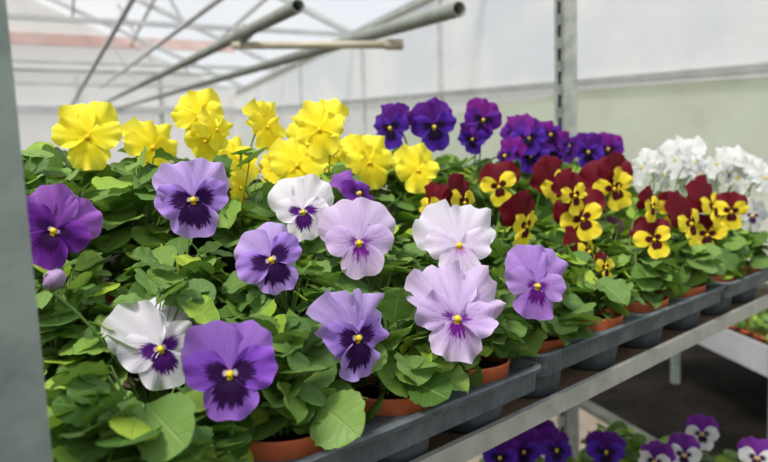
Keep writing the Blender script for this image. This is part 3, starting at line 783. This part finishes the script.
# ------------------------------------------------------------------ greenhouse
dv = ray(61, 125); dh = Vector((dv.x, dv.y, 0)).normalized(); slope = dv.z/math.hypot(dv.x, dv.y)
dn = Vector((dh.y, -dh.x, 0))                    # to the right of the pipes: outward through the side wall
def quad(bm, a, b, c, d): bm.faces.new([bm.verts.new(p) for p in (a, b, c, d)])
def beam(a, b, w, h):
    bm = bmesh.new(); a, b = Vector(a), Vector(b); d = (b-a).normalized()
    up = Vector((0, 0, 1)) if abs(d.z) < 0.95 else dh
    s = d.cross(up).normalized(); t = s.cross(d)
    A = [a+s*w/2*i+t*h/2*j for i, j in ((-1,-1),(1,-1),(1,1),(-1,1))]; B = [p+(b-a) for p in A]
    va = [bm.verts.new(p) for p in A]; vb = [bm.verts.new(p) for p in B]
    bm.faces.new(va[::-1]); bm.faces.new(vb)
    for k in range(4): bm.faces.new((va[k], va[(k+1) % 4], vb[(k+1) % 4], vb[k]))
    return bm_mesh('beam', bm)
WP = at_d(555, 85, 6.0); WP0 = Vector((WP.x, WP.y, 0))
def wl(s, z): return WP0 + dh*s + Vector((0, 0, z))
def wall_s(px, py=120):
    d = ray(px, py); # intersection with wall plane
    t = (WP0 - CAM).dot(dn)/d.dot(dn); return (CAM + d*t - WP0).dot(dh)
EAVE = 2.9; S0, S1 = -5.0, 12.0
trims = 0
def trim(me, mat):
    global trims; trims += 1; return struct('trim_%d' % trims, me, mat)
rz = WP.z
bm = bmesh.new(); z0, z1 = rz+S0*slope-0.03, rz+S1*slope-0.03
quad(bm, wl(S0, z0), wl(S1, z1), wl(S1, EAVE), wl(S0, EAVE)); quad(bm, wl(S0, 0), wl(S1, 0), wl(S1, z1), wl(S0, z0)); bm.faces.ensure_lookup_table(); bm.faces[1].material_index = 1
struct('wall_right', bm_mesh('wall_right', bm), M['sheet']).data.materials.append(M['lowsheet'])
for dz, w, h, mt in ((0.0, 0.05, 0.05, 'frame'), (-0.045, 0.035, 0.02, 'framepale')):
    trim(beam(wl(S0, rz+dz+S0*slope)-dn*0.03, wl(S1, rz+dz+S1*slope)-dn*0.03, w, h), M[mt])
for px in (443, 366, 303, 232):
    s = wall_s(px); trim(beam(wl(s, 0)-dn*0.02, wl(s, EAVE)-dn*0.02, 0.06, 0.04), M['framepale'])
s = wall_s(840); trim(beam(wl(s, 0)-dn*0.02, wl(s, EAVE)-dn*0.02, 0.06, 0.04), M['framepale'])
trim(beam(wl(S0, EAVE), wl(S1, EAVE), 0.10, 0.08), M['frame'])
# end wall across the far end
E0 = wl(S1, 0)
WID = 14.0
def el(x, z): return E0 - dn*x + Vector((0, 0, z))
bm = bmesh.new(); quad(bm, el(0, 0), el(WID, 0), el(WID, 2.9), el(WID*0.5, 6.2)); bm.free()
bm = bmesh.new(); bm.faces.new([bm.verts.new(p) for p in (el(0, 0), el(WID, 0), el(WID, EAVE), el(WID/2, 6.0), el(0, EAVE))])
struct('wall_back', bm_mesh('wall_back', bm), M['endsheet'])
def zpix(py, x): 
    d = ray(100, py); t = (E0-CAM).dot(dh)/d.dot(dh); return (CAM+d*t).z
trim(beam(el(0, zpix(42, 0))-dh*0.05, el(WID, zpix(42, 0))-dh*0.05, 0.08, 0.24), M['pink'])
trim(beam(el(0, zpix(110, 0))-dh*0.05, el(WID, zpix(110, 0))-dh*0.05, 0.08, 0.16), M['framepale'])
trim(beam(el(0, zpix(72, 0))-dh*0.05, el(WID, zpix(72, 0))-dh*0.05, 0.06, 0.06), M['frame'])
for k in range(1, 8): trim(beam(el(k*1.75, 0)-dh*0.03, el(k*1.75, 3.2)-dh*0.03, 0.07, 0.05), M['frame' if k % 2 else 'framepale'])
# left wall, out of view, and roof
bm = bmesh.new(); quad(bm, wl(S0, 0)-dn*WID, wl(S1, 0)-dn*WID, wl(S1, EAVE)-dn*WID, wl(S0, EAVE)-dn*WID); struct('wall_left', bm_mesh('wall_left', bm), M['sheet'])
bm = bmesh.new()
quad(bm, wl(S0, EAVE), wl(S1, EAVE), wl(S1, 6.0)-dn*WID/2, wl(S0, 6.0)-dn*WID/2)
quad(bm, wl(S0, EAVE)-dn*WID, wl(S1, EAVE)-dn*WID, wl(S1, 6.0)-dn*WID/2, wl(S0, 6.0)-dn*WID/2)
bmesh.ops.remove_doubles(bm, verts=bm.verts[:], dist=0.001)
struct('ceiling', bm_mesh('ceiling', bm), M['roof'])
# trusses and purlins of the roof
for s in (1.0, 4.5, 8.0, 11.0):
    a, m_, b = wl(s, EAVE), wl(s, 5.95)-dn*WID/2, wl(s, EAVE)-dn*WID
    trim(beam(a, m_, 0.06, 0.08), M['framepale']); trim(beam(m_, b, 0.06, 0.08), M['framepale'])
    trim(beam(a, b, 0.05, 0.06), M['framepale'])
    for k in range(1, 6):
        x = WID*k/6; zt = EAVE + (5.95-EAVE)*(1-abs(x/WID-0.5)*2)
        trim(beam(wl(s, EAVE)-dn*x, wl(s, zt)-dn*(x+ (0.9 if x < WID/2 else -0.9)*0.6), 0.035, 0.035), M['framepale'])
for k in range(1, 6):
    x = WID*k/12; z = EAVE+(5.95-EAVE)*k/6
    trim(beam(wl(S0, z)-dn*x, wl(S1, z)-dn*x, 0.05, 0.05), M['framepale'])

# pipes
def pipe_thing(name, label, px, py, depth, rad, cat='pipe', length=None):
    P = at_d(px, py, depth); d = dv.normalized()
    t = (E0 - P).dot(dh)/d.dot(dh) - 0.06
    o = empty(name, P); tag(o, label, cat)
    bm = bmesh.new(); Q = d*t
    seg = 20
    r1 = tube(bm, [Vector((0, 0, 0)), d*0.02, Q], rad, seg, False)
    r2 = tube(bm, [Vector((0, 0, 0)), d*0.10, Q], rad*0.78, seg, False)
    for k in range(seg): bm.faces.new((r1[0][k], r1[0][(k+1) % seg], r2[0][(k+1) % seg], r2[0][k]))
    link('pipe_wall', bm_mesh('pipe_wall', bm, True), M['pipe'], o)
    bm = bmesh.new(); tube(bm, [d*0.05, d*0.06], rad*0.775, seg); link('bore_shade', bm_mesh('bore_shade', bm), M['pipein'], o)
    return o, P, d
pA, PA, dA = pipe_thing('overhead_pipe', 'long grey overhead pipe with a clamp joint, left of two open ends', 298, 6, 2.3, 0.0235)
pB, PB, dB = pipe_thing('overhead_pipe', 'long grey overhead pipe, right of two open ends', 459, 9, 2.3, 0.026)
# pipe joint on the left pipe, where the cross bar hangs
def along(P, d, px):
    best = min((abs((lambda q: CX + F*q.dot(RV)/q.dot(fwd))(P + d*t*0.01 - CAM) - px), t*0.01) for t in range(0, 900)); return best[1]
tA = along(PA, dA, 243); JA = PA + dA*tA
bm = bmesh.new(); tube(bm, [dA*(tA-0.05), dA*(tA+0.05)], 0.033, 16); tube(bm, [dA*tA, dA*tA - Vector((0, 0, 0.055))], 0.018, 12)
link('clamp_joint', bm_mesh('clamp_joint', bm, True), M['pipe'], pA)
tB = along(PB, dB, 385); JB = PB + dB*tB - Vector((0, 0, 0.056))
JA2 = JA - Vector((0, 0, 0.05)); xd = (JB-JA2).normalized()
xb = empty('cross_pipe', JA2); tag(xb, 'short cream cross pipe joining the two overhead pipes', 'pipe')
bm = bmesh.new(); tube(bm, [-xd*0.05, xd*((JB-JA2).length+0.06)], 0.016, 14); link('pipe_wall', bm_mesh('pipe_wall', bm, True), M['cream'], xb)
bm = bmesh.new(); tube(bm, [xd*((JB-JA2).length+0.0), xd*((JB-JA2).length+0.07)], 0.022, 14); link('end_cap', bm_mesh('end_cap', bm, True), M['cream'], xb)
# two thin wires of the roof heating further off at the left
for (a, b, r, lb) in (((131, 2, 5.0), (84, 84, 9.0), 0.022, 'thin grey pipe high at the far left'), ((218, 0, 4.4), (130, 66, 9.5), 0.02, 'thin grey pipe between far left pipe and near pipe')):
    p0, p1 = at_d(*a), at_d(*b); d = (p1-p0).normalized(); p0 = p0 - d*1.2
    t1 = (E0-p0).dot(dh)/d.dot(dh)-0.06
    bm = bmesh.new(); tube(bm, [Vector((0,0,0)), d*t1], r, 12)
    o = link('overhead_pipe', bm_mesh('overhead_pipe', bm, True), M['framepale']); o.location = p0; tag(o, lb, 'pipe')

# ------------------------------------------------------------------ floor and the land outside
def plane(x0, x1, y0, y1, z):
    bm = bmesh.new(); quad(bm, (x0, y0, z), (x1, y0, z), (x1, y1, z), (x0, y1, z)); return bm_mesh('plane', bm)
struct('floor', plane(-30, 30, -20, 40, 0.0), M['soilground'])
k0, k1 = ground(578, 414), ground(662, 466); kd = (k1-k0).normalized(); kn = Vector((-kd.y, kd.x, 0))
if kn.x > 0: kn = -kn
bm = bmesh.new()
a, b = k0 - kd*3.0, k1 + kd*1.2
A = [a, b, b+kn*1.6, a+kn*1.6]
vb = [bm.verts.new(p+Vector((0, 0, 0.0005))) for p in A]; vt = [bm.verts.new(p+Vector((0, 0, 0.03))) for p in A]
bm.faces.new(vt); bm.faces.new(vb[::-1])
for k in range(4): bm.faces.new((vb[k], vb[(k+1) % 4], vt[(k+1) % 4], vt[k]))
struct('path', bm_mesh('path', bm), M['concrete'])
struct('trim_90', beam(a-kn*0.03+Vector((0, 0, 0.02)), b-kn*0.03+Vector((0, 0, 0.02)), 0.055, 0.05), M['kerb'])
# field and hedge beyond the side wall
bm = bmesh.new(); c = wl(0, 0.01)+dn*0.3
quad(bm, c-dh*30, c+dh*40, c+dh*40+dn*45, c-dh*30+dn*45); struct('field', bm_mesh('field', bm), M['grass'])
bm = bmesh.new(); nx, nz = 60, 10; vv = []
for i in range(nx+1):
    for j in range(nz+1):
        x = -28+60*i/nx; z = 3.5*j/nz
        p = wl(x, z*(1+0.008*math.sin(x*0.7)+0.006*math.sin(x*1.9))) + dn*(12 + 0.5*math.sin(x*1.3+z)+0.35*math.sin(x*2.9+z*2.1)+0.25*z)
        vv.append(bm.verts.new(p))
for i in range(nx):
    for j in range(nz):
        q = i*(nz+1)+j; bm.faces.new((vv[q], vv[q+nz+1], vv[q+nz+2], vv[q+1]))
hg = link('hedge', bm_mesh('hedge', bm, True), M['hedge']); hg['kind'] = 'structure'

# ------------------------------------------------------------------ light
w = bpy.data.worlds.new('sky'); bpy.context.scene.world = w; w.use_nodes = True; nt = w.node_tree; nt.nodes.clear()
ow = nt.nodes.new('ShaderNodeOutputWorld'); bgd = nt.nodes.new('ShaderNodeBackground'); nt.links.new(bgd.outputs[0], ow.inputs[0])
tc = nt.nodes.new('ShaderNodeTexCoord'); sx = nt.nodes.new('ShaderNodeSeparateXYZ'); nt.links.new(tc.outputs['Generated'], sx.inputs[0])
rp = nt.nodes.new('ShaderNodeValToRGB'); nt.links.new(sx.outputs[2], rp.inputs[0])
rp.color_ramp.elements[0].position = 0.0; rp.color_ramp.elements[0].color = (0.90, 0.90, 0.88, 1)
rp.color_ramp.elements[1].position = 0.75; rp.color_ramp.elements[1].color = (0.60, 0.74, 0.95, 1)
nz = nt.nodes.new('ShaderNodeTexNoise'); nz.inputs['Scale'].default_value = 2.2; nz.inputs['Detail'].default_value = 5
nt.links.new(tc.outputs['Generated'], nz.inputs['Vector'])
mr = nt.nodes.new('ShaderNodeMapRange'); mr.inputs[1].default_value = 0.45; mr.inputs[2].default_value = 0.65; nt.links.new(nz.outputs[0], mr.inputs[0])
mx = nt.nodes.new('ShaderNodeMix'); mx.data_type = 'RGBA'; nt.links.new(mr.outputs[0], mx.inputs[0]); nt.links.new(rp.outputs[0], mx.inputs[6]); mx.inputs[7].default_value = (1, 0.98, 0.96, 1)
nt.links.new(mx.outputs[2], bgd.inputs[0]); bgd.inputs[1].default_value = 1.0
sd = bpy.data.lights.new('sun', 'SUN'); sd.energy = 3.3; sd.angle = math.radians(14); sd.color = (1, 0.96, 0.89)
so = bpy.data.objects.new('sun', sd); C.objects.link(so)
so.rotation_euler = Vector((0.36, 0.42, -0.83)).to_track_quat('-Z', 'Y').to_euler(); so.location = (2, -3, 8)
sc = bpy.context.scene
sc.view_settings.view_transform = 'Standard'; sc.view_settings.look = 'None'; sc.view_settings.exposure = 0.08; sc.view_settings.gamma = 1.0
sc.cycles.transparent_max_bounces = 24; sc.cycles.max_bounces = 8
